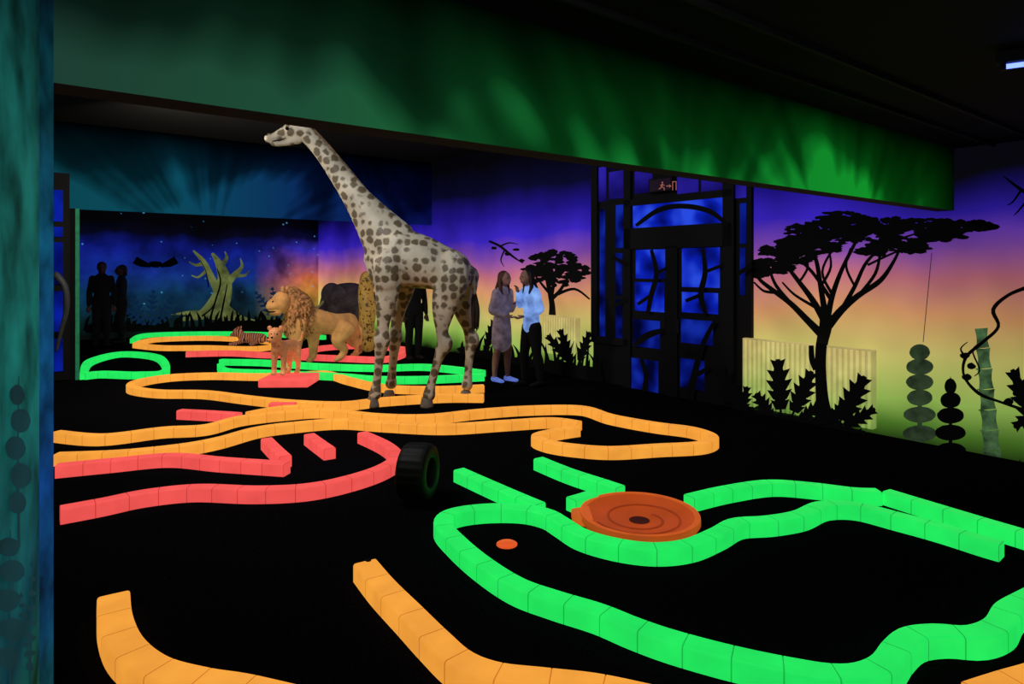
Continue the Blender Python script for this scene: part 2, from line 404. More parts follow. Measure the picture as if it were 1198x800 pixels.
M_cond=simple('grey_conduit',(20,20,23),.8)
for k_ in (.30,.60):
    o=rbox('ceiling_conduit',.1,RW-.02,SB-k_-.02,SB-k_,ZN-.03,ZN-.002,M_cond); tag(o,"thin grey conduit running along the dark ceiling","conduit",group="ceiling conduits")
p0=onwall(1090,296,.01); p1=onwall(1080,400,.01)
b=Bld(); b.tube([(p0.x,p0.y,p0.z,.003),(p1.x,p1.y,p1.z,.003)],seg=8); o=b.obj('wall_cable',simple('mauve_cable',(70,44,60),.8,.3)); tag(o,"thin dark cable hanging down the mural wall","cable")
e=empty('blacklight_fixture',Vector((2.60,3.14,ZN-.1))); tag(e,"ceiling blacklight batten with glowing violet tube","lamp")
def obox(name,c,h,rz,mat):
    V,Fc=boxvf((-h[0],-h[1],-h[2]),h); R=Matrix.Rotation(rz,3,'Z')
    return mk(name,[R@Vector(v)+Vector(c) for v in V],Fc,mat)
LX,LY=2.58,3.10; q=obox('lamp_housing',(LX,LY,ZN-.040),(.22,.035,.03),-.6,M_cond); bevel(q,.008); par(q,e)
b=Bld(); b.tube([(LX-.15,LY+.10,ZN-.085,.012),(LX+.15,LY-.10,ZN-.085,.012)],seg=10)
q=b.obj('lamp_tube',simple('violet_tube',(90,110,255),.4,4.0,.3,.02)); par(q,e)
for sg in (-1,1):
    q=obox('lamp_cap',(LX+sg*.157,LY-sg*.106,ZN-.08),(.012,.02,.022),-.6,M_cond); par(q,e)

# ---------- right wall murals ----------
f=Flat(onwall,.004)
for s_ in ([(964,440,16),(960,420,14),(962,400,14),(966,380,15),(964,362,11)],
           [(962,392,10),(945,375,8),(925,355,6.5),(905,340,5.5),(888,326,4),(882,312,3)],
           [(966,385,11),(985,362,9),(1005,345,7),(1030,328,6),(1046,305,4),(1055,285,3)],
           [(963,372,9),(950,350,7),(935,330,5.5),(918,308,4)],
           [(968,372,8),(974,345,6.5),(985,315,5),(1000,285,4)],
           [(965,365,8),(960,335,6),(955,305,5),(945,280,4)],
           [(985,362,6),(1000,335,5),(1015,305,4),(1040,285,3),(1075,272,2)],
           [(925,355,5),(908,334,4),(900,315,3)],[(905,342,4),(893,340,3),(882,330,2)],
           [(1005,345,4),(1024,320,4),(1030,295,3)],[(972,350,5),(950,318,4),(925,295,3)],[(955,360,4),(930,345,3),(915,330,2)],
           [(974,345,4),(962,318,3),(975,290,3)],[(960,335,4),(972,312,3),(968,285,2)],[(935,330,3),(945,312,3),(940,290,2)],[(1000,335,3),(990,312,3),(995,290,2)],[(1015,310,3),(1045,296,2.5),(1068,288,1.5)]):
    f.stroke(s_)
f.lobes([(903,312,25,9),(888,318,10,6),(915,292,26,9),(945,272,30,11),(985,258,32,10),(930,300,20,8),(975,276,36,10),(1015,272,32,10),(1040,264,28,9),(1052,284,26,8),(1085,264,34,8),(1100,276,28,7),(1128,264,28,6),(1148,265,16,4),(1068,290,16,5),(1025,292,20,6),(960,290,22,7),(935,284,24,9),(1000,262,28,9)],52,(4,9),(1.5,3.4))
f.off=.127
f.stroke([(966,496,26),(963,476,17),(961,455,14),(960,432,13),(960,418,13),(961,402,13)])
f.stroke([(955,432,8),(950,420,7),(949,404,6)]); f.stroke([(958,488,8),(946,497,4)]); f.stroke([(972,488,8),(986,498,4)])
f.obj('mural_acacia_tree',M_sil,"black painted umbrella acacia silhouette with spreading branches")
f=Flat(onwall,.004)
for s_ in ([(646,372,9),(646,358,7),(644,345,6),(640,325,5)],[(645,350,5),(655,340,4),(664,325,3)],[(645,345,4),(636,335,3),(626,322,2)],[(650,345,4),(672,338,3),(690,350,2)],[(645,350,4),(648,330,4),(652,310,3)]): f.stroke(s_)
f.lobes([(630,320,18,10),(648,304,25,10),(670,318,18,10),(650,322,28,13)],40,(3,7),(1.6,3.4))
f.obj('mural_acacia_tree',M_sil,"small round-crowned black painted acacia silhouette")
f=Flat(onwall,.004)
f.stroke([(572,282,2.5),(585,288,3),(600,300,2.5),(612,308,1)]); f.stroke([(585,288,2),(596,284,1.6),(606,286,.6)]); f.stroke([(590,293,2),(586,304,1.5),(590,312,.6)])
for (x,y) in ((578,290),(594,297),(604,292),(610,305)): f.ell(x,y,4,2.2,8,.3)
f.obj('mural_branch',M_sil,"black painted bare hanging branch silhouette")
f=Flat(onwall,.004)
f.stroke([(1215,235,6),(1195,222,4),(1184,214,3),(1174,206,1)]); f.stroke([(1195,222,3),(1185,236,2),(1178,240,.8)]); f.stroke([(1205,230,3),(1192,246,2),(1186,252,.8)])
f.obj('mural_branch',M_sil,"black painted twisted branch silhouette high on the wall")
M_sg=simple('grey_green_paint',(60,80,54),.95,.5,.3,.4,8)
f=Flat(onwall,.004)
for (y,w) in ((412,12),(429,16),(447,16),(465,15),(485,19),(507,20)): f.ell(1076,y,w,9.5,24,.02)
f.stroke([(1076,408,4),(1076,460,5),(1076,525,6)]); f.obj('mural_plant',M_sg,"grey-green painted plant of stacked rounded leaves")
f=Flat(onwall,.005)
for (y,w) in ((452,7),(468,12),(486,16),(506,18),(527,18)): f.ell(1112,y,w,9.5,24,.03)
f.poly([(1108,452),(1112,440),(1116,452)]); f.stroke([(1112,450,3),(1112,500,4),(1112,545,5)]); f.obj('mural_plant',M_sil,"black painted plant of stacked rounded leaves")
f=Flat(onwall,.004)
for i in range(7):
    y0=384+i*24; y1=y0+23; x0=1148+i*2.1; w0=13+i*1.0
    f.stroke([(x0,y0,w0+2.5),(x0+.8,(y0+y1)/2,w0-.5),(x0+1.8,y1,w0+2.5)])
    f.stroke([(x0-w0/2-1.5,y1+.5,1.5),(x0+1.5,y1+2,2.2),(x0+w0/2+4,y1+.5,1.5)])
f.obj('mural_bamboo',simple('green_bamboo_paint',(78,112,72),.95,.55,.3,.65,9),"green painted bamboo trunk with ring joints")
f=Flat(onwall,.006)
f.stroke([(1205,335,5),(1180,345,4),(1162,362,5),(1168,382,4),(1150,400,4),(1130,418,4),(1128,440,3),(1145,460,4),(1170,470,3),(1200,480,4)])
f.stroke([(1130,418,3),(1124,408,2),(1132,400,1)]); f.stroke([(1150,400,3),(1138,410,2),(1146,432,2),(1140,440,1)])
for (x,y) in ((1129,416),(1136,428),(1131,441),(1180,470),(1190,460)): f.ell(x,y,6,4,9,.2)
f.splitleaf(1216,506,1184,432,14,n=5,t0=.1); f.splitleaf(1216,480,1186,500,10,n=4,t0=.1)
f.obj('mural_vine',M_sil,"black painted vine winding around the bamboo")

def grass(fn,off,x0,x1,yb,h,n,name,label,mat=M_sil,slope=0):
    f=Flat(fn,off)
    for i in range(n):
        x=x0+(x1-x0)*(i+.5)/n+random.uniform(-3,3); y=yb+slope*(x-x0)
        hh=h*random.uniform(.5,1.1); lean=random.uniform(-.5,.5)*hh
        f.stroke([(x,y+4,4),(x+lean*.4,y-hh*.55,3.2),(x+lean,y-hh,.4)],4)
    for i in range(n//2):
        x=x0+(x1-x0)*random.random(); f.ell(x,yb+slope*(x-x0)-h*.05,10,h*.22,9,.3)
    f.stroke([(x0,yb+4,h*.3),((x0+x1)/2,yb+4+slope*(x1-x0)/2,h*.3),(x1,yb+4+slope*(x1-x0),h*.3)],6)
    return f.obj(name,mat,label)
f=Flat(onwall,.128)
for a in ((872,490,841,432,12),(866,490,874,452,8),(914,492,910,420,14),(924,492,950,434,13),(930,494,966,470,9),(906,492,884,460,10),(978,502,1012,440,15),(980,504,1024,478,10),(968,502,986,470,8)):
    f.splitleaf(*a,n=5,t0=.18)
f.stroke([(842,486,8),(900,490,14),(960,500,14),(1012,508,8)])
f.obj('mural_jungle_leaves',M_sil,"large jagged black painted jungle leaves across the radiator")
grass(onwall,.006,1020,1240,532,18,30,'mural_bush',"low black painted undergrowth along the wall foot",slope=.13)
grass(onwall,.006,838,1020,478,10,24,'mural_bush',"low black painted undergrowth along the wall foot",slope=.2)
grass(onwall,.125,640,705,428,34,18,'mural_grass',"black painted grass blades on the sunset wall",slope=.2)
grass(onwall,.006,540,640,410,22,22,'mural_grass',"black painted grass blades on the sunset wall",slope=.2)
for L_ in (((560,418,548,378,6),(566,418,578,374,6)),((672,428,640,392,7),(676,428,690,388,7),(670,428,655,385,7))):
    f=Flat(onwall,.012 if L_[0][0]<600 else .13)
    for a in L_: f.splitleaf(*a,n=5,t0=.15)
    f.obj('mural_jungle_leaves',M_sil,"small black painted jungle leaves near the wall radiator")
f=Flat(onfar,.006)
for s_ in ([(250,374,46),(254,360,28),(261,342,21),(262,324,15),(256,308,9),(248,296,3)],[(263,334,11),(274,322,7),(283,312,4),(281,302,1)],[(274,322,5),(286,322,3),(292,316,1)],[(258,348,11),(247,324,8),(238,306,6),(226,293,2)],[(238,308,5),(229,310,3),(221,306,1)],[(252,362,18),(230,370,9),(206,375,2)],[(260,362,18),(280,372,8),(302,376,2)],[(258,312,6),(265,302,4),(263,294,1)],[(246,368,10),(222,366,5),(200,368,1)],[(242,316,4),(232,324,2.5),(224,322,1)]): f.stroke(s_)
f.obj('mural_gnarled_tree',M_silo,"grey-green painted gnarled tree with spreading roots")
f=Flat(onfar,.011)
for s_ in ([(246,372,2.5),(252,352,2),(258,330,2),(254,314,1)],[(258,372,2.5),(262,352,2),(266,332,1)],[(236,370,2),(248,360,1.5),(254,346,1)],[(244,336,1.6),(241,318,1),(234,304,.8)]): f.stroke(s_)
f.obj('mural_bark_lines',M_sil,"dark painted bark lines on the gnarled tree")
grass(onfar,.007,100,330,383,16,60,'mural_grass',"dark painted jungle undergrowth on the night mural",slope=-.02)
M_dbl=simple('dark_blue_leaf_paint',(12,44,80),.95,.5)
for L_ in (((170,380,152,340,7),(175,380,180,338,7),(178,380,204,346,7),(180,380,216,356,5),(168,380,140,356,6)),((320,372,298,340,6),(326,372,318,335,6),(328,372,346,342,6))):
    f=Flat(onfar,.01)
    for a in L_: f.frond(*a,n=6,lw=2.6)
    f.obj('mural_fern',M_dbl,"dark blue painted palm fronds on the night mural")
f=Flat(onfar,.012)
f.ell(182,309,9,4,10,.1); f.poly([(176,309),(160,300),(155,308),(164,312),(176,313)]); f.poly([(188,309),(204,300),(209,308),(200,312),(188,313)])
f.obj('mural_bat',M_sil,"black painted bat with spread wings")
# ---------- radiators ----------
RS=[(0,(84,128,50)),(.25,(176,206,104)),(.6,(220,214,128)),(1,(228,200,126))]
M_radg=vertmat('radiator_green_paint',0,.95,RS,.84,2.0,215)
M_radd=vertmat('radiator_shaded_paint',0,.95,[(p,tuple(v*.88 for v in c_)) for p,c_ in RS],.8,2.0,215)  # darker copy of the radiator paint: groove shade put into the colour
def radiator(x0,x1,z0,z1,label):
    s0=s_of(onwall(x1,400)); s1=s_of(onwall(x0,400))
    n=int((s1-s0)/.055); V=[];Fc=[];P=[]
    for i in range(n):
        a=s0+(s1-s0)*i/n; w=(s1-s0)/n
        P+=[(a,.092),(a+w*.18,.112),(a+w*.72,.112),(a+w*.86,.092)]
    P.append((s1,.092))
    for (s,o_) in P: V+=[(RW-o_,s,z0),(RW-o_,s,z1)]
    m=len(P)
    for i in range(m-1): a=2*i; Fc.append((a,a+1,a+3,a+2))
    o=len(V); V+=[(RW-.03,s0,z0),(RW-.03,s0,z1),(RW-.03,s1,z0),(RW-.03,s1,z1)]
    Fc+=[(0,o,o+1,1),(2*m-2,2*m-1,o+3,o+2),(o,o+2,o+3,o+1)]
    e=empty('radiator',room(RW-.06,(s0+s1)/2,0)); tag(e,label,"radiator")
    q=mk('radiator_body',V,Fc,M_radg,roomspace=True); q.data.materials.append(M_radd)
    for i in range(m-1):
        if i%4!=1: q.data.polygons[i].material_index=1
    par(q,e)
    V,Fc=boxvf((RW-.116,s0-.005,z1),(RW-.025,s1+.005,z1+.012)); q=mk('top_grille',V,Fc,M_rad,roomspace=True); par(q,e)
    for ss in (s0-.006,s1):
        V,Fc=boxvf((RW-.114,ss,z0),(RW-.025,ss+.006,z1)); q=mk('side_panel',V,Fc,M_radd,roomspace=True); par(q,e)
    for ss in (s0+.15,s1-.15):
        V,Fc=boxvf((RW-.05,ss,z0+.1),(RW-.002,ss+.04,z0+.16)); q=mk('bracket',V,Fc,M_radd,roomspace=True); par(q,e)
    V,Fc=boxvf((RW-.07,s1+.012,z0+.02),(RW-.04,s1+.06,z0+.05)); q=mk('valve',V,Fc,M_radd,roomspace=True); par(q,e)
M_rad=simple('cream_radiator_enamel',(215,196,125),.6,.6,.3,.2,3)
radiator(876,1026,.06,.82,"long wall radiator painted with the sunset mural and leaves")
radiator(642,680,.30,.88,"short wall radiator painted over by the mural")

# ---------- door ----------
def wallbox(name,x0,x1,y0,y1,r0,r1,mat):
    s0=s_of(onwall(x1,400)); s1=s_of(onwall(x0,400)); xm=(x0+x1)/2
    z1=onwall(xm,y0).z; z0=max(.0,onwall(xm,y1).z)
    return rbox(name,RW-r1,RW-r0,s0,s1,z0,z1,mat)
P_pane=glowmat('blue_lit_glass',[(.3,(4,10,90)),(.5,(14,38,200)),(.68,(46,84,250))],3.0,.72)
P_paned=glowmat('deep_blue_lit_glass',[(.32,(3,6,50)),(.5,(9,24,130)),(.7,(22,50,185))],3.0,.65)
P_pane2=glowmat('violet_lit_glass',[(.3,(14,10,80)),(.7,(56,42,200))],2.0,.55)
e=empty('door_1',onwall(790,462)); e.location.z=0; st(e)
def dpart(name,*a,parent=None):
    q=wallbox(name,*a); par(q,parent or e); return q
dpart('door_frame',697,882,188,480,.003,.05,M_door)
for a in ((702,712,196,236),(716,742,200,232),(746,766,200,226),(796,820,202,226),(824,858,204,228),(862,876,210,232)): dpart('glass_pane',*a,.05,.062,P_pane2)
for a in ((705,711,245,395),(724,732,240,290),(724,731,296,345),(724,731,350,395),(869,876,238,285),(869,875,290,345)): dpart('glass_pane',*a,.05,.062,P_paned)
dpart('glass_pane',744,852,236,264,.05,.062,P_pane)
for a in ((735,743,196,470),(851,864,196,470),(736,862,228,236),(736,862,264,290),(784,798,288,470),(697,704,196,396),(697,740,394,402)): dpart('frame_bar',*a,.05,.10,M_door)
lv=dpart('door_leaf',742,786,288,472,.05,.066,M_door)
lv2=dpart('door_leaf',795,850,288,474,.05,.066,M_door)
for a in ((748,782,292,326),(747,781,330,364)): dpart('glass_pane',*a,.066,.074,P_pane,parent=lv)
for a in ((745,776,374,406),(743,774,420,456)): dpart('glass_pane',*a,.066,.074,P_paned,parent=lv)
for a in ((802,846,290,336),(802,844,342,366)): dpart('glass_pane',*a,.066,.074,P_pane,parent=lv2)
for a in ((801,838,374,402),(800,828,420,454)): dpart('glass_pane',*a,.066,.074,P_paned,parent=lv2)
q=dpart('door_handle',781,784,372,388,.066,.11,M_cond,parent=lv); q=dpart('door_handle',797,800,373,389,.066,.11,M_cond,parent=lv2)
f=Flat(onwall,.11)
for s_ in ([(744,264,4),(770,246,6),(798,241,6),(830,247,6),(852,264,4)],[(762,292,4),(768,320,6),(762,345,6),(758,366,5)],[(762,345,4),(746,356,4)],[(768,320,4),(782,312,3)],
           [(822,290,4),(825,318,6),(820,345,7),(826,368,5)],[(825,318,4),(846,310,4)],[(820,345,5),(802,352,4)],
           [(742,404,5),(758,392,8),(778,386,5)],[(752,470,8),(756,440,6),(750,420,5)],[(806,470,10),(812,440,8),(822,404,6),(836,376,5)],[(812,440,6),(830,430,5)],[(800,410,6),(815,414,6)],
           [(716,300,4),(734,310,5)],[(718,358,5),(734,350,5)],[(864,320,5),(880,310,5)]): f.stroke(s_)
q=mk('branch_tracery',f.V,f.F,M_sil); par(q,e)
e2=empty('exit_sign',onwall(780,217,.16)); tag(e2,"small exit sign with running figure, arrow and doorway pictogram","sign")
q=wallbox('sign_housing',767,794,209,225,.02,.14,M_door); par(q,e2)
q=wallbox('sign_face',768.5,792.5,210.5,223.5,.14,.146,simple('dim_sign_face',(30,14,36),.5,.5,.2,.1)); par(q,e2)
f=Flat(onwall,.15)
f.ell(775,213.5,1.1,1.1,10); f.stroke([(775,215,1.8),(774,218.5,1.8)]); f.stroke([(774,218.5,1.1),(777,220,1.1),(777,222.5,1.1)],2); f.stroke([(774,218.5,1.1),(772,220.5,1.1),(770.5,221,1)],2)
f.stroke([(775,215.5,.9),(777.5,217,.9)]); f.stroke([(775,215.5,.9),(772.5,216.8,.9)])
f.stroke([(779.5,217.5,1.2),(783,217.5,1.2)]); f.poly([(783,215.3),(785.5,217.5),(783,219.7)])
f.stroke([(787,212.5,1),(787,222.5,1)]); f.stroke([(791,212.5,1),(791,222.5,1)]); f.stroke([(786.5,212.5,1),(791.5,212.5,1)])
q=mk('sign_pictogram',f.V,f.F,simple('pale_orange_glow',(180,105,90),.5,.6,.2,.05)); par(q,e2)

# ---------- curbs ----------
CI=[0]
def curb(px,mat,label,w=.104,h=.092,L=.19,name='golf_curb'):
    CI[0]+=1; h=h+CI[0]*.0004
    P=[fl(x,y,h) for x,y in px]
    Q=[Vector((a[0],a[1],0)) for a in cat([(p.x,p.y) for p in P],12)]
    acc=[0]
    for i in range(1,len(Q)): acc.append(acc[-1]+(Q[i]-Q[i-1]).length)
    T=acc[-1]; n=max(1,round(T/L))
    def samp(t):
        t=min(max(t,0),T)
        lo,hi=0,len(acc)-1
        while hi-lo>1:
            m_=(lo+hi)//2
            if acc[m_]<=t: lo=m_
            else: hi=m_
        k=(t-acc[lo])/max(1e-9,acc[hi]-acc[lo]); return Q[lo].lerp(Q[hi],k)
    ts=[]
    for i in range(n):
        a=T*i/n; b=T*(i+1)/n
        ts.append((a,.003,1)); ts.append((a+.0028,0,0))
        for k in range(1,5): ts.append((a+(b-a)*k/5,0,0))
        ts.append((b-.0028,0,1))
    ts.append((T,.003,0))
    V=[];Fc=[];MI=[]; bv=.014
    m=10
    for (t,ins,_) in ts:
        p=samp(t); tg=samp(t+.05)-samp(t-.05); tg.normalize(); nn=Vector((-tg.y,tg.x,0))
        hw=w/2-ins; hh=h-ins
        prof=[(-hw,0),(-hw,hh-bv),(-hw+bv*.13,hh-bv*.5),(-hw+bv*.5,hh-bv*.13),(-hw+bv,hh),(hw-bv,hh),(hw-bv*.5,hh-bv*.13),(hw-bv*.13,hh-bv*.5),(hw,hh-bv),(hw,0)]
        V+=[p+nn*a+Vector((0,0,z)) for a,z in prof]
    for i in range(len(ts)-1):
        for k in range(m):
            a=i*m+k; b=i*m+(k+1)%m; Fc.append((a,b,b+m,a+m)); MI.append(ts[i][2])
    Fc.append(tuple(range(m-1,-1,-1))); o=(len(ts)-1)*m; Fc.append(tuple(o+k for k in range(m)))
    ob=mk(name,V,Fc,mat); ob.data.materials.append(JM[mat])
    for p,mi in zip(ob.data.polygons,MI): p.material_index=mi
    return tag(ob,label,"curb","glowing golf lane curbs")
curb([(1270,672),(1230,684),(1200,698),(1180,710),(1168,728),(1140,738),(1100,736),(1068,740),(1050,754),(1036,772),(1010,783),(975,784),(930,777),(880,767),(830,755),(780,741),(740,727),(700,711),(650,696),(605,680),(565,655),(535,630),(518,610),(528,598),(565,592),(610,592),(640,598),(658,608),(682,622),(722,633),(765,638),(805,634),(838,621),(862,609),(900,606),(935,600),(962,589),(1000,589),(1050,601),(1100,614),(1150,629),(1172,635)],M_green,"long winding fluorescent green curb enclosing a golf lane",w=.112)
curb([(537,548),(580,567),(615,582),(632,589)],M_green,"short straight fluorescent green curb joining the winding lane")
curb([(630,535),(665,549),(705,562),(726,569)],M_green,"short straight fluorescent green curb behind the orange bowl")
curb([(668,583),(682,579),(694,575)],M_green,"short fluorescent green curb beside the orange bowl")
curb([(806,580),(850,570),(900,563),(950,566),(1000,572),(1028,573)],M_green,"gently bowed fluorescent green curb")
curb([(1037,573),(1090,589),(1150,607),(1198,621),(1240,634)],M_green,"straight fluorescent green curb by the mural wall")
gg=curb([(427,656),(448,681),(478,711),(510,743),(540,769),(580,784),(640,791),(700,798),(770,813)],M_orange,"fluorescent orange curb with a dark peg hole at its end",w=.128)
b=Bld(); pp=fl(431,655,.098); b.tube([(pp.x,pp.y,pp.z-.004,.015),(pp.x,pp.y,pp.z+.002,.015)],seg=14,cap=False); q=b.obj('peg_hole',M_sil,smooth=False); par(q,gg)
curb([(133,694),(135,722),(148,752),(180,777),(230,791),(280,799),(340,813)],M_orange,"fluorescent orange curb bending in a corner",w=.135)
curb([(1140,805),(1180,792),(1215,782),(1260,767)],M_orange,"fluorescent orange curb beside the green lane")
curb([(66,504),(120,508),(190,500),(240,497),(280,487),(330,481),(380,478),(440,484),(500,485),(560,479),(620,475),(680,475),(715,485),(765,494),(810,500),(834,509),(820,517),(770,520),(715,523),(670,520),(640,515),(628,508),(650,502),(676,498)],M_orange,"long fluorescent orange curb looping round at its end")
curb([(66,530),(140,527),(210,520),(255,512),(300,500),(345,494),(400,490),(450,493),(520,496),(590,492),(645,489),(678,493)],M_orange,"long fluorescent orange curb running beside its twin")
curb([(566,450),(510,452),(450,450),(410,442),(380,434),(340,436),(300,437),(250,436),(200,438),(162,444),(154,451),(185,456),(240,457),(290,463),(340,468),(400,470),(450,465),(520,461),(566,461)],M_orange,"fluorescent orange curb loop around the lions' lane")
curb([(290,482),(330,475),(372,474)],M_orange,"short fluorescent orange connecting curb")
curb([(210,479),(250,481),(280,483)],M_pink,"short fluorescent pink curb")
curb([(316,471),(346,471)],M_pink,"stub of fluorescent pink curb")
curb([(66,543),(130,537),(200,531),(260,536),(336,541)],M_pink,"fluorescent pink curb with a square end")
curb([(334,533),(322,522),(312,512)],M_pink,"short slanted fluorescent pink curb")
curb([(362,507),(376,517),(386,524)],M_pink,"tiny slanted fluorescent pink curb")
curb([(70,593),(120,584),(170,574),(230,568),(300,570),(360,567),(410,557),(448,544),(464,531),(452,518),(424,505)],M_pink,"curving fluorescent pink curb with an angled end")
curb([(98,436),(104,421),(135,412),(165,412),(188,417),(193,432),(160,435),(120,434),(98,436)],M_green,"small closed loop of fluorescent green curb")
curb([(258,420),(310,421),(370,425),(440,427),(500,426),(566,433)],M_green,"fluorescent green curb beneath the lions")
curb([(258,425),(266,431),(320,433),(400,437),(440,440),(500,440),(566,437)],M_green,"fluorescent green curb beneath the giraffe")
curb([(155,396),(170,390),(220,388),(290,388),(340,390),(380,392)],M_green,"distant fluorescent green curb near the night mural")
curb([(158,401),(180,395),(240,393),(290,395),(330,399),(300,405),(240,404),(190,404),(158,401)],M_orange,"distant closed loop of fluorescent orange curb")
curb([(218,411),(270,410),(330,412),(380,404),(430,402),(475,406)],M_pink,"distant fluorescent pink curb behind the lion")
curb([(350,414),(400,416),(450,417),(475,410)],M_pink,"distant fluorescent pink curb under the lion")

# ---------- orange bowl obstacle ----------
c=Vector(((748-CX)/F*4.18,4.18,0)); R0=.38
M_bowl=simple('orange_bowl_plastic',(208,84,28),.45,.55,.5,.08,4); M_bowl2=simple('light_orange_bowl_rim',(232,104,36),.4,.62,.5,.08,6); M_bowl3=simple('dark_orange_ring',(176,66,22),.4,.5,.5,.1,6)
e=empty('golf_bowl',c); tag(e,"round low orange minigolf bowl obstacle with ringed lane and ramp","golf obstacle")
def lathe(prof,c,seg=64):
    V=[];Fc=[]
    for (r,z) in prof:
        for k in range(seg): a=2*math.pi*k/seg; V.append(c+Vector((r*math.cos(a),r*math.sin(a),z)))
    for i in range(len(prof)-1):
        for k in range(seg):
            a=i*seg+k; b=i*seg+(k+1)%seg; Fc.append((a,b,b+seg,a+seg))
    return V,Fc
V,Fc=lathe([(R0-.02,0),(R0+.002,.035),(R0,.070),(R0-.018,.076),(R0-.035,.068),(R0-.07,.048),(.25,.038),(.14,.024),(.10,.020),(.075,.018),(.062,.008),(.001,.008)],c)
q=mk('bowl',V,Fc,M_bowl,True); par(q,e)
V,Fc=lathe([(R0-.036,.0692),(R0-.018,.078),(R0-.001,.0725)],c); q=mk('bowl_rim',V,Fc,M_bowl2,True); par(q,e)
b=Bld(); P=[]
for i in range(61):
    t=i/60; a=math.radians(200)+t*math.radians(560); r_=.30-.17*t; P.append((c.x+r_*math.cos(a),c.y+r_*math.sin(a),.046-.022*t,.006,.010))
b.tube(P,side=(0,0,1),seg=8,n=1,sm=False); q=b.obj('spiral_ridge',M_bowl3); par(q,e)
V,Fc=lathe([(.066,.0205),(.04,.0215),(.001,.0215)],c,24); q=mk('bowl_cup',V,Fc,simple('dark_brown_cup',(70,28,14),.6,.4),True); par(q,e)
a0=c+Vector((-.31,.0,0))
V=[a0+Vector((0,-.10,.0)),a0+Vector((0,.12,0)),a0+Vector((-.12,.10,0)),a0+Vector((-.12,-.02,0)),a0+Vector((0,-.10,.072)),a0+Vector((0,.12,.072)),a0+Vector((-.12,.10,.06)),a0+Vector((-.12,-.02,.06))]
q=mk('bowl_ramp',V,[(0,1,2,3),(4,7,6,5),(0,3,7,4),(1,5,6,2),(3,2,6,7),(0,4,5,1)],M_bowl2); bevel(q,.008); par(q,e)
pp=fl(593,637); V,Fc=lathe([(.062,0),(.062,.006),(.052,.012),(.001,.012)],pp,28)
o=mk('tee_marker',V,Fc,simple('orange_red_marker',(240,90,40),.5,.8,.4,.05),True); tag(o,"small round orange-red tee marker on the carpet","marker")

# ---------- small black tyre standing on edge ----------
pc=Vector(((489-CX)/F*4.60,4.60,0)); M_rub=simple('black_rubber',(5,6,6),.6)
TR=.2; TW=.105
prof=[]
for k in range(24):
    a=2*math.pi*k/24; cx_=math.cos(a); sx_=math.sin(a)
    rr=TR-.055+.055*math.copysign(abs(cx_)**.5,cx_); xx=TW*math.copysign(abs(sx_)**.5,sx_); prof.append((rr,xx))
seg=72; V=[];Fc=[]
Rz=Matrix.Rotation(math.radians(-12),3,'Z')
for (r_,x_) in prof:
    for k in range(seg):
        a=2*math.pi*k/seg; r2=r_-(.006 if (r_>TR-.01 and k%3==0) else 0)
        V.append(Rz@Vector((x_,r2*math.cos(a),r2*math.sin(a)))+pc+Vector((0,0,TR)))
np_=len(prof)
for i in range(np_):
    for k in range(seg):
        a=i*seg+k; b_=i*seg+(k+1)%seg; j=((i+1)%np_)*seg; Fc.append((a,b_,j+(k+1)%seg,j+k))
e=empty('kart_tyre',pc); tag(e,"small black rubber tyre standing upright on the carpet","tyre")
q=mk('tyre',V,Fc,M_rub,True); par(q,e)
V,Fc=lathe([(.001,-.02),(.05,-.02),(.075,.0),(.09,.05)],Vector((0,0,0)),32)
Ry=Matrix.Rotation(math.pi/2,3,'Y'); V=[Rz@(Ry@v)+pc+Vector((0,0,TR)) for v in V]; q=mk('wheel_hub',V,Fc,M_sil,True); par(q,e)

# ---------- giraffe ----------
GD=7.8; K=GD/F
def gp(x,y,r,dy=0,b=None):
    p=at(x,y,GD); return (p.x,p.y+dy,p.z,r*K,(b if b is not None else r)*K)
M_gir=hide('giraffe_hide',(222,212,190),(116,102,80),9.2,.45,.0,.07,.4,.04)
b=Bld()
b.tube([gp(355,151,9.5,0,11.5),gp(342,153,9,0,10.5),gp(331,157,6.5,0,7.6),gp(322,160.5,5.6,0,5.8),gp(315,162,6.2,0,5.6)],seg=16)
b.tube([gp(348,162,6.5,0,7),gp(334,167,4.0),gp(321,168,3.8)],seg=10)
for dy in (.055,-.055): b.tube([gp(347,145,4.5,dy),gp(338,149,3.0,dy)],seg=8)
b.tube([gp(356,155,7.5,0,9.5),gp(373,173,7.5,0,9.5),gp(394,200,9.5,0,12),gp(416,230,12,0,16),gp(436,257,16,0,23),gp(456,284,21,0,32)],seg=18)
b.tube([gp(452,300,21,0,25),gp(464,302,25,0,35),gp(490,306,27,0,32),gp(514,313,25,0,27),gp(534,320,21,0,24),gp(543,324,13,0,17)],seg=20)
b.tube([gp(442,300,13,0,17),gp(447,322,14,0,15)],seg=14)
for dy in (-.2,.2):
    b.tube([gp(468,280,8,dy*.8,13),gp(458,312,10,dy*1.1,15),gp(456,332,9,dy*1.05,13)],seg=12); b.tube([gp(528,300,8,dy*.9,11),gp(533,320,11,dy*1.05,17),gp(527,344,9,dy*1.05,14)],seg=12)
def leg(P,dy): b.tube([gp(x,y,r*1.05,dy*t,rb*1.06) for (x,y,r,rb,t) in P],side=(0,1,0),seg=12)
leg([(458,308,12,20,.8),(456,338,10,14,1),(453,362,7.5,9.6,1),(451,383,5.8,6.6,1),(450,395,7.6,9.4,1),(449,404,7,7.8,1),(447,418,4.6,5.2,1),(444,445,4.6,4.8,1),(442,458,6.6,7.2,1)],-.16)
leg([(470,308,12,20,.8),(468,338,10,13.5,1),(463,362,7.5,9,1),(460,383,5.8,6.4,1),(459,395,7.6,8.6,1),(458,404,7,7.2,1),(457,418,4.6,5.2,1),(455,440,4.6,4.8,1),(454,452,6.6,6.8,1)],.20)
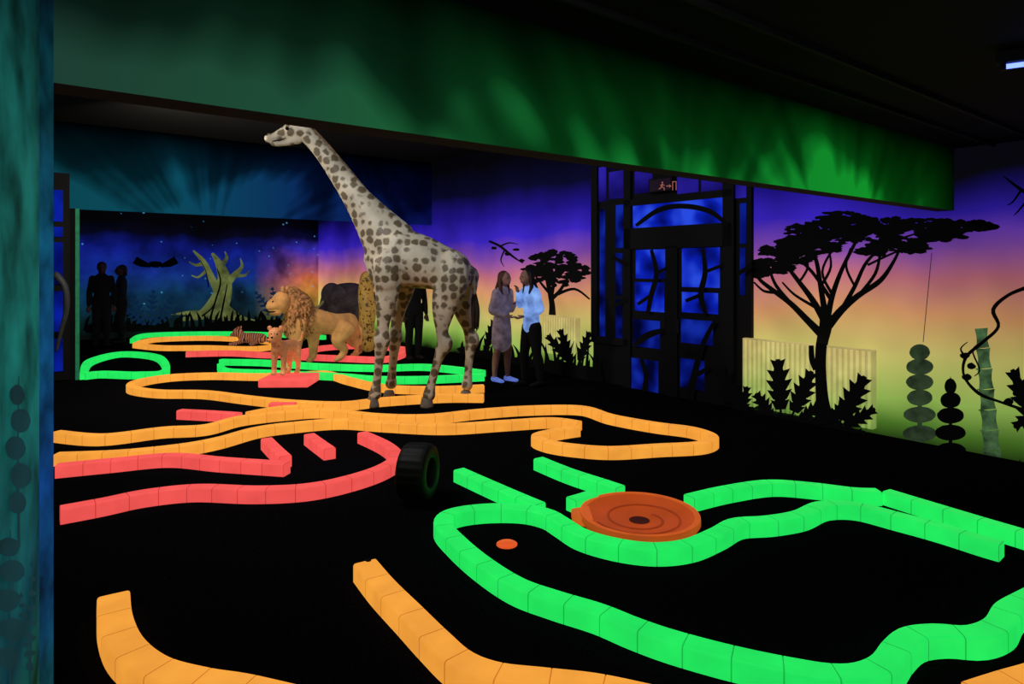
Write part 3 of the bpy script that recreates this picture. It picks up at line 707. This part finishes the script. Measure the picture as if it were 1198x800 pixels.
leg([(532,322,13,20,.8),(524,348,10.5,16,1),(520,368,8,11.4,1),(519,387,5.4,6.8,1),(522,400,6.8,9,1),(518,409,6,7,1),(514,420,4.8,5.2,1),(507,445,4.6,4.8,1),(504,459,6.6,7.2,1)],-.17)
leg([(540,322,13,19,.8),(540,348,10.5,15,1),(541,368,7.6,10.4,1),(546,385,5.4,6.4,1),(551,399,6.8,8.6,1),(549,409,6,6.6,1),(548,420,4.8,5,1),(546,442,4.6,4.8,1),(545,454,6.6,6.8,1)],.20)
b.tube([gp(549,318,4),gp(554,330,3),gp(555,345,2.5)],seg=8)
b.remesh(.017,2)
e=empty('giraffe',at(492,470,GD)); e.location.z=0; tag(e,"tall pale giraffe statue with brown patches standing by the curbs","giraffe statue")
q=b.obj('body',M_gir); par(q,e)
M_horn=simple('dark_brown_hair_tuft',(45,36,30),.8); M_earh=simple('ear_hide',(190,182,165),.7); M_hoof=simple('grey_hoof',(130,122,110),.6)
for dy in (.05,-.05):
    b=Bld(); b.tube([gp(351,146,2.6,dy),gp(355,137,2.2,dy),gp(357,132,3,dy)],seg=10); q=b.obj('ossicone',M_horn); par(q,e)
    b=Bld(); b.tube([gp(360,148,2.5,dy*1.6,1.5),gp(367,145,4.0,dy*2.4,2),gp(375,144,1,dy*3.0,.8)],seg=10); q=b.obj('ear',M_earh); par(q,e)
    b=Bld(); p=gp(339,152,2.2,dy*1.75); b.ell(p[:3],(p[3],p[3]*.7,p[3])); q=b.obj('eye',M_sil); par(q,e)
    b=Bld(); p=gp(314,159,1.0,dy*.9); b.ell(p[:3],(p[3]*1.3,p[3],p[3])); q=b.obj('nostril',M_sil); par(q,e)
b=Bld(); b.tube([gp(321,166,.7,-.045),gp(330,164.5,.7,-.066),gp(337,163,.5,-.08)],seg=6); q=b.obj('mouth',M_horn); par(q,e)
b=Bld(); b.tube([gp(366,154,2,0,4),gp(384,173,2,0,4),gp(406,200,2,0,4.5),gp(430,229,2,0,5),gp(455,252,2,0,5),gp(472,266,2,0,3)],seg=10); q=b.obj('mane',simple('mane_brown',(130,108,84),.8,0,1,.4,30)); par(q,e)
for (x,y,dy) in ((441,463,-.16),(453,456,.20),(503,464,-.17),(545,458,.20)):
    p=at(x,y,GD); d=GD+dy
    V,Fc=lathe([(.076,0),(.079,.02),(.064,.10),(.05,.125)],Vector((p.x-.015,d,0)),18); Fc.append(tuple(3*18+k for k in range(18))); Fc.append(tuple(range(17,-1,-1)))
    q=mk('hoof',V,Fc,M_hoof,True); par(q,e)
b=Bld()
for i in range(16):
    a=random.uniform(-1,1); bb=random.uniform(-.04,.04); b.tube([gp(555+a,343,1.6,0),gp(556+a*3,362,2.4,bb),gp(556+a*4,385+random.uniform(-8,6),.5,bb)],seg=6)
q=b.obj('tail_tuft',M_horn); par(q,e)

# ---------- lion ----------
def pp_(x,y,d,r,dy=0,bb=None):
    p=at(x,y,d); k=d/F; return (p.x,p.y+dy,p.z,r*k,(bb if bb is not None else r)*k)
M_lion=simple('tawny_lion_fur',(220,160,98),.8,.14,1,.15,6); M_mane=simple('brown_mane_fur',(178,124,78),.9,.09,1,.5,24)
b=Bld(); D0=10.8; D1=11.4
b.tube([pp_(352,374,D0+.05,13,0,17),pp_(368,377,D0+.2,13,0,15.5),pp_(390,380,D0+.4,11,0,12.5),pp_(408,381,D1,11,0,14)],seg=18)
b.tube([pp_(350,368,D0,11),pp_(332,356,D0-.05,10)],seg=14)
HD=D0-.22
b.ell(at(329,354,HD),(.15,.15,.17)); b.tube([pp_(325,358,HD-.04,7.5,0,6.5),pp_(316,359.5,HD-.09,6,0,5)],seg=12); b.tube([pp_(325,366,HD-.04,5),pp_(318,367,HD-.08,3.8)],seg=10)
b.tube([pp_(326,349,HD-.04,3.5),pp_(315,356,HD-.09,2.8)],seg=8)
for sg in (-1,1): b.tube([pp_(328,348,HD,3.2,sg*.07),pp_(321,351,HD-.03,2.6,sg*.06)],seg=8)
def lleg(P,dy): b.tube([pp_(x,y,d,r,dy,rb) for (x,y,d,r,rb) in P],seg=12)
lleg([(350,378,D0,8,12),(350,398,D0,6,7.5),(349,410,D0,4.6,5.5),(348,421,D0,4.2,4.5),(344,426,D0,5,3.5)],-.12)
lleg([(362,378,D0+.1,8,12),(364,398,D0+.1,6,7.5),(364,410,D0+.1,4.6,5.5),(363,419,D0+.1,4.2,4.5),(359,424,D0+.05,5,3.5)],.12)
lleg([(406,384,D1-.1,9,13),(398,399,D1-.15,6,8.5),(405,409,D1-.1,3.8,4.6),(401,417,D1-.1,3.8,4),(396,420.5,D1-.15,4.6,3)],-.12)
lleg([(408,384,D1,9,13),(410,399,D1,6,8.5),(417,407,D1,3.8,4.6),(415,415,D1,3.8,4),(410,418.5,D1-.05,4.6,3)],.14)
b.tube([pp_(416,378,D1,2.2),pp_(423,388,D1+.05,1.8),pp_(422,404,D1+.05,1.6)],seg=8)
b.remesh(.017,2)
e=empty('lion',at(375,425,D0+.3)); e.location.z=0; tag(e,"tawny male lion statue with a full brown mane, standing","lion statue")
q=b.obj('body',M_lion); q.location.z=max(q.location.z,0.0); par(q,e)
b=Bld(); b.ell(at(349,364,D0+.04),(.25,.24,.35)); b.ell(at(342,352,D0),(.21,.22,.24)); b.ell(at(346,388,D0+.02),(.17,.15,.17))
for i in range(260):
    th=random.uniform(0,2*math.pi); zz=random.uniform(-1,1); rr=math.sqrt(1-zz*zz)
    dx,dy_,dz=rr*math.cos(th),rr*math.sin(th),zz
    if dx<-.3 and abs(dz-.2)<.6: continue
    c0=at(347,364,D0+.02)+Vector((dx*.21,dy_*.2,dz*.32)); c1=c0+Vector((dx*.10+.02,dy_*.10,dz*.06-.13))
    b.tube([(c0.x,c0.y,c0.z,.028),((c0.x+c1.x)/2+.01,(c0.y+c1.y)/2,(c0.z+c1.z)/2+.02,.024),(c1.x,c1.y,c1.z,.009)],seg=6,n=2)
b.remesh(.014,0); q=b.obj('mane',M_mane); par(q,e)
for dy in (-.12,.10):
    b=Bld(); p=at(334,338,HD+.06); b.ell((p.x,p.y+dy,p.z),(.03,.045,.05)); q=b.obj('ear',M_lion); par(q,e)
    b=Bld(); p=at(321,352.5,HD-.05); b.ell((p.x,p.y+dy*.62,p.z),(.014,.014,.014)); q=b.obj('eye',M_sil); par(q,e)
b=Bld(); p=at(311,356.5,HD-.09); b.ell(p,(.022,.035,.02)); q=b.obj('nose',M_sil); par(q,e)
b=Bld(); b.tube([pp_(313,363.5,HD-.09,1.1,-.05),pp_(317,364.5,HD-.09,1.1,-.085),pp_(324,364,HD-.06,.8,-.11)],seg=6); q=b.obj('mouth',M_sil); par(q,e)
b=Bld(); p=at(422,408,D1+.05); b.ell(p,(.04,.04,.08)); q=b.obj('tail_tuft',M_mane); par(q,e)
# standing cub on its base
M_cub=hide('spotted_cub_fur',(230,152,98),(150,86,52),20,.25,.25,.05)
b=Bld(); D=9.0; ZB_=.112
b.tube([pp_(326,410,D,8,0,9.5),pp_(333,409,D+.18,8,0,8.5),pp_(342,408,D+.36,8,0,9)],seg=14)
b.tube([pp_(325,407,D-.02,6.5,0,7.5),pp_(322,398,D-.08,6)],seg=12)
b.ell(at(322,394,D-.11),(.098,.098,.10)); b.tube([pp_(320,398,D-.19,5.2,0,4.2),pp_(318,399.5,D-.25,4.2,0,3.4)],seg=10)
for dx_ in (-5,6): b.tube([pp_(326+dx_,412,D,4.6),pp_(326+dx_,426,D,3.5),pp_(325.5+dx_,436,D,3.1),pp_(325+dx_,440,D-.04,3.6,0,2.6)],side=(1,0,0),seg=10)
for dx_ in (-4,6): b.tube([pp_(341+dx_,409,D+.36,5.5),pp_(342+dx_,420,D+.32,4.2),pp_(343+dx_,429,D+.42,2.9),pp_(342+dx_,436,D+.38,2.7),pp_(341+dx_,437.5,D+.34,3.3,0,2.4)],side=(1,0,0),seg=10)
b.tube([pp_(347,405,D+.44,2),pp_(352,400,D+.5,1.8),pp_(354,392,D+.5,1.5)],seg=8)
b.remesh(.0135,2); zmin=min(v.z for v in b.V); DZ=ZB_-zmin
for v in b.V: v.z+=DZ
e=empty('lion_cub',Vector((at(334,440,D).x,D+.15,ZB_))); tag(e,"standing orange-brown spotted cub statue on a pink base","lion cub statue")
q=b.obj('body',M_cub); par(q,e)
for sg in (-1,1):
    b=Bld(); p=at(322+sg*6.5,386.5,D-.10); b.ell((p.x,p.y,p.z+DZ),(.032,.018,.034)); q=b.obj('ear',M_cub); par(q,e)
    b=Bld(); p=at(321+sg*3.2,393.5,D-.20); b.ell((p.x,p.y,p.z+DZ),(.010,.010,.010)); q=b.obj('eye',M_sil); par(q,e)
b=Bld(); p=at(318,397.5,D-.295); b.ell((p.x,p.y,p.z+DZ),(.018,.012,.012)); q=b.obj('nose',M_sil); par(q,e)
cb=at(332,440,D); o=obox('statue_base',(cb.x+.03,D+.16,.055),(.34,.30,.055),.03,M_pink); bevel(o,.015); tag(o,"low fluorescent pink block base under the cub","base")
# lying cub
M_tig=stripes('striped_cub_fur',(225,150,110),(70,40,35),7)
b=Bld(); D=13.7
b.tube([pp_(306,396,D,6,.0,6),pp_(296,395.5,D,6,0,6.5),pp_(286,395,D,5.5,0,6),pp_(281,391,D,4,0,4.5)],seg=12)
b.ell(at(278,389,D),(.10,.10,.10)); b.tube([pp_(275,391,D,3,0,2.8),pp_(271,392,D,2.2)],seg=8)
for dy in (-.12,.1): b.tube([pp_(286,397,D,3,dy),pp_(280,401,D,2.2,dy),pp_(272,402,D,2.2,dy)],seg=8); b.tube([pp_(306,397,D,4,dy),pp_(300,401,D,2.4,dy),pp_(296,402,D,2.2,dy)],seg=8)
b.tube([pp_(311,398,D,1.6),pp_(317,401,D,1.4)],seg=6)
b.remesh(.018,2); e=empty('tiger_cub',at(292,403,D)); e.location.z=0; tag(e,"lying striped orange cub statue on the carpet","tiger cub statue")
q=b.obj('body',M_tig); q.location.z=0; par(q,e)
for dy in (-.07,.07):
    b=Bld(); p=at(280,383,D); b.ell((p.x,p.y+dy,p.z),(.02,.035,.035)); q=b.obj('ear',M_tig); par(q,e)
# elephant
M_el=simple('grey_elephant_skin',(78,70,78),.8,.04,1,.3,7)
b=Bld(); D=14.6
b.tube([pp_(398,352,D,17,0,21),pp_(412,352,D,19,0,22),pp_(428,356,D,16,0,19)],seg=18)
b.ell(at(388,344,D),(.24,.2,.27)); b.tube([pp_(381,350,D,6),pp_(376,366,D,4.5),pp_(375,382,D,3),pp_(371,388,D,2.4)],seg=10)
for x,dy in ((394,-.22),(400,.2),(424,-.22),(430,.2)): b.tube([pp_(x,362,D,7,dy),pp_(x,380,D,5.5,dy),pp_(x,392,D,5.8,dy)],seg=10)
b.tube([pp_(444,350,D,1.5),pp_(447,366,D,1.2)],seg=6)
b.remesh(.03,2); e=empty('elephant',at(412,398,D)); e.location.z=0; tag(e,"dark grey elephant calf statue behind the lion","elephant statue")
q=b.obj('body',M_el); q.location.z=0; par(q,e)
M_iv=simple('ivory',(190,180,150),.5)
for dy in (-.22,.22):
    b=Bld(); b.tube([pp_(394,338,D,1.2,dy,8),pp_(401,346,D,1.2,dy*1.5,11),pp_(403,357,D,1,dy*1.4,6)],side=(0,1,0),seg=12); q=b.obj('ear',M_el); par(q,e)
    b=Bld(); b.tube([pp_(380,352,D,1.8,dy*.4),pp_(373,360,D,1.3,dy*.5),pp_(367,359,D,.6,dy*.5)],seg=8); q=b.obj('tusk',M_iv); par(q,e)
M_post=hide('yellow_speckled_paint',(200,158,74),(86,48,24),14,.36,.22)
b=Bld(); D=12.6
b.tube([pp_(430,398,D,11,0,10),pp_(429,380,D,9.5,0,9),pp_(430,360,D,10,0,10),pp_(428,340,D,9,0,9),pp_(430,322,D,10,0,9)],seg=18); b.ell(at(430,388,D),(.2,.2,.12))
b.remesh(.025,1); o=b.obj('speckled_post',M_post); o.location.z=0; tag(o,"yellow and orange speckled sculpted post","post")

# ---------- people ----------
def person(loc,rz,H,label,top,bottom,hairmat,arms,skirt=False,longhair=True,shoe=None,lean=0,skin=M_skin,bare=False,garment='sweater',stance=0.0):
    S=H
    def T(P): return [tuple(v*S for v in p) for p in P]
    def TB(b_,P,**k): b_.tube(T(P),**k)
    X=(1,0,0); parts=[]
    hd=(0,-.012-lean,.925)
    def torso(b_,g): TB(b_,[(0,0,.50,.084+g,.058+g),(0,-.004,.60,.068+g,.048+g),(0,-.002,.70,.078+g,.054+g),(0,.002-lean*.2,.785,.088+g,.048+g),(0,.002-lean*.4,.822,.050+g,.036+g)],side=X,seg=16)
    def armt(b_,sg,A_,g):
        sh=(sg*.092,-lean*.4,.800); el,wr=A_
        P=[sh+(.028+g,),tuple((a+c)/2 for a,c in zip(sh,el))+(.025+g,),tuple(el)+(.021+g,),tuple((a+c)/2 for a,c in zip(el,wr))+(.018+g,),tuple(wr)+(.013+g*.8,)]
        TB(b_,P,side=X,seg=10)
    def legt(b_,sg,g,z0=.05):
        k=sg*stance
        TB(b_,[(sg*.046,0,.50,.052+g),(sg*.050,-.004-k*.3,.40,.046+g),(sg*.052,-.012-k*.6,.285,.034+g),(sg*.053,.002-k*.8,.20,.033+g*1.1),(sg*.054,.008-k,z0,.021+g*1.3)],side=X,seg=12)
    b=Bld(); torso(b,0)
    TB(b,[(0,.004-lean*.4,.80,.032),(0,-.002-lean*.7,.865,.028),(0,-.004-lean,.90,.030)],side=X,seg=12)
    b.ell(Vector(hd)*S,(.044*S,.054*S,.064*S)); b.ell(Vector((0,-.030-lean,.893))*S,(.031*S,.033*S,.030*S))
    TB(b,[(0,-.064-lean,.93,.006),(0,-.074-lean,.912,.009)],side=X,seg=8)
    TB(b,[(-.012,-.062-lean,.888,.005),(.012,-.062-lean,.888,.005)],side=(0,0,1),seg=6)
    for sg in (1,-1): b.ell(Vector((sg*.045,.002-lean,.922))*S,(.006*S,.012*S,.018*S))
    for sg,A_ in ((1,arms[0]),(-1,arms[1])): armt(b,sg,A_,0)
    for sg in (1,-1):
        k=-sg*stance
        legt(b,sg,0); TB(b,[(sg*.054,.012+k,.028,.022,.020),(sg*.058,-.03+k,.020,.022,.015),(sg*.064,-.085+k,.014,.022,.010)],side=X,seg=10)
    b.remesh(.0075*S*1.1,2)
    for sg,A_ in ((1,arms[0]),(-1,arms[1])):
        el,wr=Vector(A_[0]),Vector(A_[1]); d=(wr-el).normalized(); sd=Vector((1,0,0))-d*d.x
        if sd.length<.2: sd=Vector((0,1,0))-d*d.y
        sd.normalize(); nm=d.cross(sd)*(1 if d.cross(sd).y>0 else -1); h=Bld()
        p1=wr+d*.048; h.tube([tuple(v*S for v in (wr.x,wr.y,wr.z,.013,.010)),tuple(v*S for v in ((wr+p1)/2)[:]+(.021,.010)),tuple(v*S for v in p1[:]+(.021,.008))],side=sd,seg=10)
        for k,(o_,ln) in enumerate(((-.016,.032),(-.0055,.040),(.0055,.042),(.016,.036))):
            a=p1+sd*o_-d*.006; m_=a+d*ln*.55-nm*.003; t_=a+d*ln*.9-nm*.014
            h.tube([tuple(v*S for v in a[:]+(.0055,)),tuple(v*S for v in m_[:]+(.005,)),tuple(v*S for v in t_[:]+(.0042,))],side=sd,seg=8,n=3)
        ts=-1 if sg>0 else 1
        a=wr+d*.014+sd*ts*.014; m_=a+d*.018+sd*ts*.014-nm*.004; t_=m_+d*.018+sd*ts*.003-nm*.008
        h.tube([tuple(v*S for v in a[:]+(.0075,)),tuple(v*S for v in m_[:]+(.006,)),tuple(v*S for v in t_[:]+(.005,))],side=nm,seg=8,n=3)
        b.add(h.V,h.F)
    parts.append(('body',b,skin))
    c=Bld(); torso(c,.012)
    for sg,A_ in ((1,arms[0]),(-1,arms[1])):
        A2=(A_[0],tuple(a+(c_-a)*.93 for a,c_ in zip(A_[0],A_[1]))); armt(c,sg,A2,.010)
    if skirt: TB(c,[(0,0,.56,.090,.070),(0,0,.47,.100,.078),(0,0,.38,.104,.080),(0,0,.345,.106,.082)],side=X,seg=18)
    c.remesh(.0095*S,2); parts.append((garment,c,top))
    if not bare:
        t=Bld(); TB(t,[(0,0,.49,.090,.064),(0,0,.55,.084,.060)],side=X,seg=14)
        for sg in (1,-1): legt(t,sg,.008,.06)
        t.remesh(.0095*S,2); parts.append(('trousers',t,bottom))
    hh=Bld(); hh.ell(Vector((0,.010-lean,.943))*S,(.051*S,.056*S,.056*S)); TB(hh,[(0,.035-lean,.93,.043,.03),(0,.045-lean*.8,.87,.038,.022)],side=X,seg=12)
    if longhair:
        for sg in (1,-1): TB(hh,[(sg*.040,.01-lean,.95,.02),(sg*.050,.006-lean,.90,.019),(sg*.052,-.010-lean*.6,.84,.018),(sg*.046,-.035-lean*.4,.79,.012)],side=X,seg=8)
        TB(hh,[(0,.045-lean,.90,.043,.022),(0,.055-lean*.5,.82,.05,.02),(0,.058,.76,.04,.012)],side=X,seg=12)
    hh.remesh(.008*S,1); parts.append(('hair',hh,hairmat))
    e=empty('person',loc); e.rotation_euler=(0,0,rz); tag(e,label,"person")
    R=Matrix.Rotation(rz,3,'Z')
    bpy.context.view_layer.update()
    for n_,bb_,m_ in parts:
        bb_.V=[R@v+Vector(loc) for v in bb_.V]; q=bb_.obj(n_,m_); par(q,e)
    for sg in (1,-1):
        k=-sg*stance
        s_=Bld(); TB(s_,[(sg*.054,.018+k,.030,.028,.026),(sg*.058,-.03+k,.024,.028,.020),(sg*.064,-.088+k,.018,.027,.014)],side=X,seg=12)
        zmin=min(v.z for v in s_.V); s_.V=[R@(v-Vector((0,0,zmin)))+Vector(loc) for v in s_.V]; q=s_.obj('shoe',shoe or M_dark); par(q,e)
        s_=Bld(); s_.ell(Vector((sg*.018,-.060-lean,.928))*S,(.006*S,.005*S,.004*S)); s_.V=[R@v+Vector(loc) for v in s_.V]; q=s_.obj('eye',M_sil); par(q,e)
    return e
shoeb=simple('pale_blue_shoes',(110,140,255),.6,.5,.4)
M_coat=simple('lilac_grey_coat',(158,142,162),.9,.10,1,.35,9); M_bluet=simple('pale_blue_sweatshirt',(122,160,255),.8,.85,.5,.35,6)
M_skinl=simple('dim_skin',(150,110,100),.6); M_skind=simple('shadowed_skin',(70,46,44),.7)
bent=(((.115,-.01,.64),(.045,-.115,.70)),((-.12,.015,.64),(-.06,-.10,.60)))
bent2=(((.12,.01,.65),(.04,-.10,.60)),((-.11,-.05,.68),(-.035,-.12,.80)))
down=(((.125,.01,.63),(.13,-.03,.47)),((-.125,.01,.63),(-.13,-.03,.47)))
person(fl(587,446),math.radians(50),1.60,"person in a light lilac-grey coat, long brown hair, hands raised",M_coat,M_coat,simple('brown_hair',(84,50,42),.6),bent,skirt=True,shoe=shoeb,lean=.03,bare=True,skin=M_skinl,garment='coat',stance=.03)
person(fl(622,451),math.radians(-58),1.63,"person in a pale blue sweatshirt and black trousers, arms bent",M_bluet,M_dark,M_hair,bent2,shoe=M_dark,lean=.045,stance=-.045,skin=M_skinl)
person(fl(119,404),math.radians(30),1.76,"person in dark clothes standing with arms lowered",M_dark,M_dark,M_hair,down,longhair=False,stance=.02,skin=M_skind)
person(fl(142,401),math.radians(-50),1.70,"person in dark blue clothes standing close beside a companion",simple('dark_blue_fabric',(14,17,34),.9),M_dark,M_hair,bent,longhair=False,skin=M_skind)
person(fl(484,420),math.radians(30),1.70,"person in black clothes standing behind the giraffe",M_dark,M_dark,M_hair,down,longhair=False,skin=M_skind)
# ---------- lights ----------
def area(name,loc,tgt,size,en,c):
    l=bpy.data.lights.new(name,'AREA'); l.energy=en; l.size=size; l.color=c
    o=bpy.data.objects.new(name,l); COL.objects.link(o); o.location=loc
    o.rotation_euler=(Vector(tgt)-Vector(loc)).to_track_quat('-Z','Y').to_euler(); return o
area('key_giraffe',(-2.4,4.4,3.5),(-1.2,7.8,1.6),.5,62,(1,.97,.92))  # added soft key light for the giraffe, no fitting behind it
area('fill_lion',(-4.4,7.6,3.3),(-3.4,10.8,.8),.5,85,(1,.88,.72))  # added warm fill that brightens the lion, unseen source
area('fill_near',(.5,1.3,2.6),(.8,3.4,0),.7,12,(.95,.97,1))  # added white fill so the near curb tops read brighter
area('fill_mid',(-1.5,5.0,3.6),(-1.5,5.6,0),1.0,12,(.95,.97,1))  # added weak white fill over the middle curbs, no real fitting
area('fill_people',(.6,6.6,3.5),(.2,9.2,.9),.4,9,(.78,.8,1))  # added cool fill aimed at the two people, unseen source
area('lamp_uv_far',(-7,13,3.6),(-8,15,.8),1.2,10,(.35,.4,1))
area('lamp_uv_wall',(2.6,5.2,3.5),(3.4,7.2,1.2),1.2,8,(.3,.3,1))
w=bpy.data.worlds.new('World'); sc.world=w; w.use_nodes=True
w.node_tree.nodes['Background'].inputs[0].default_value=(.02,.03,.08,1); w.node_tree.nodes['Background'].inputs[1].default_value=.02
# ---------- camera ----------
cd=bpy.data.cameras.new('Camera'); cam=bpy.data.objects.new('Camera',cd); COL.objects.link(cam)
cam.location=(0,0,HC); cam.rotation_euler=(math.pi/2,0,0)
cd.sensor_width=36; cd.lens=36*F/1198; cd.shift_y=-88/1198; cd.clip_start=.05
sc.camera=cam
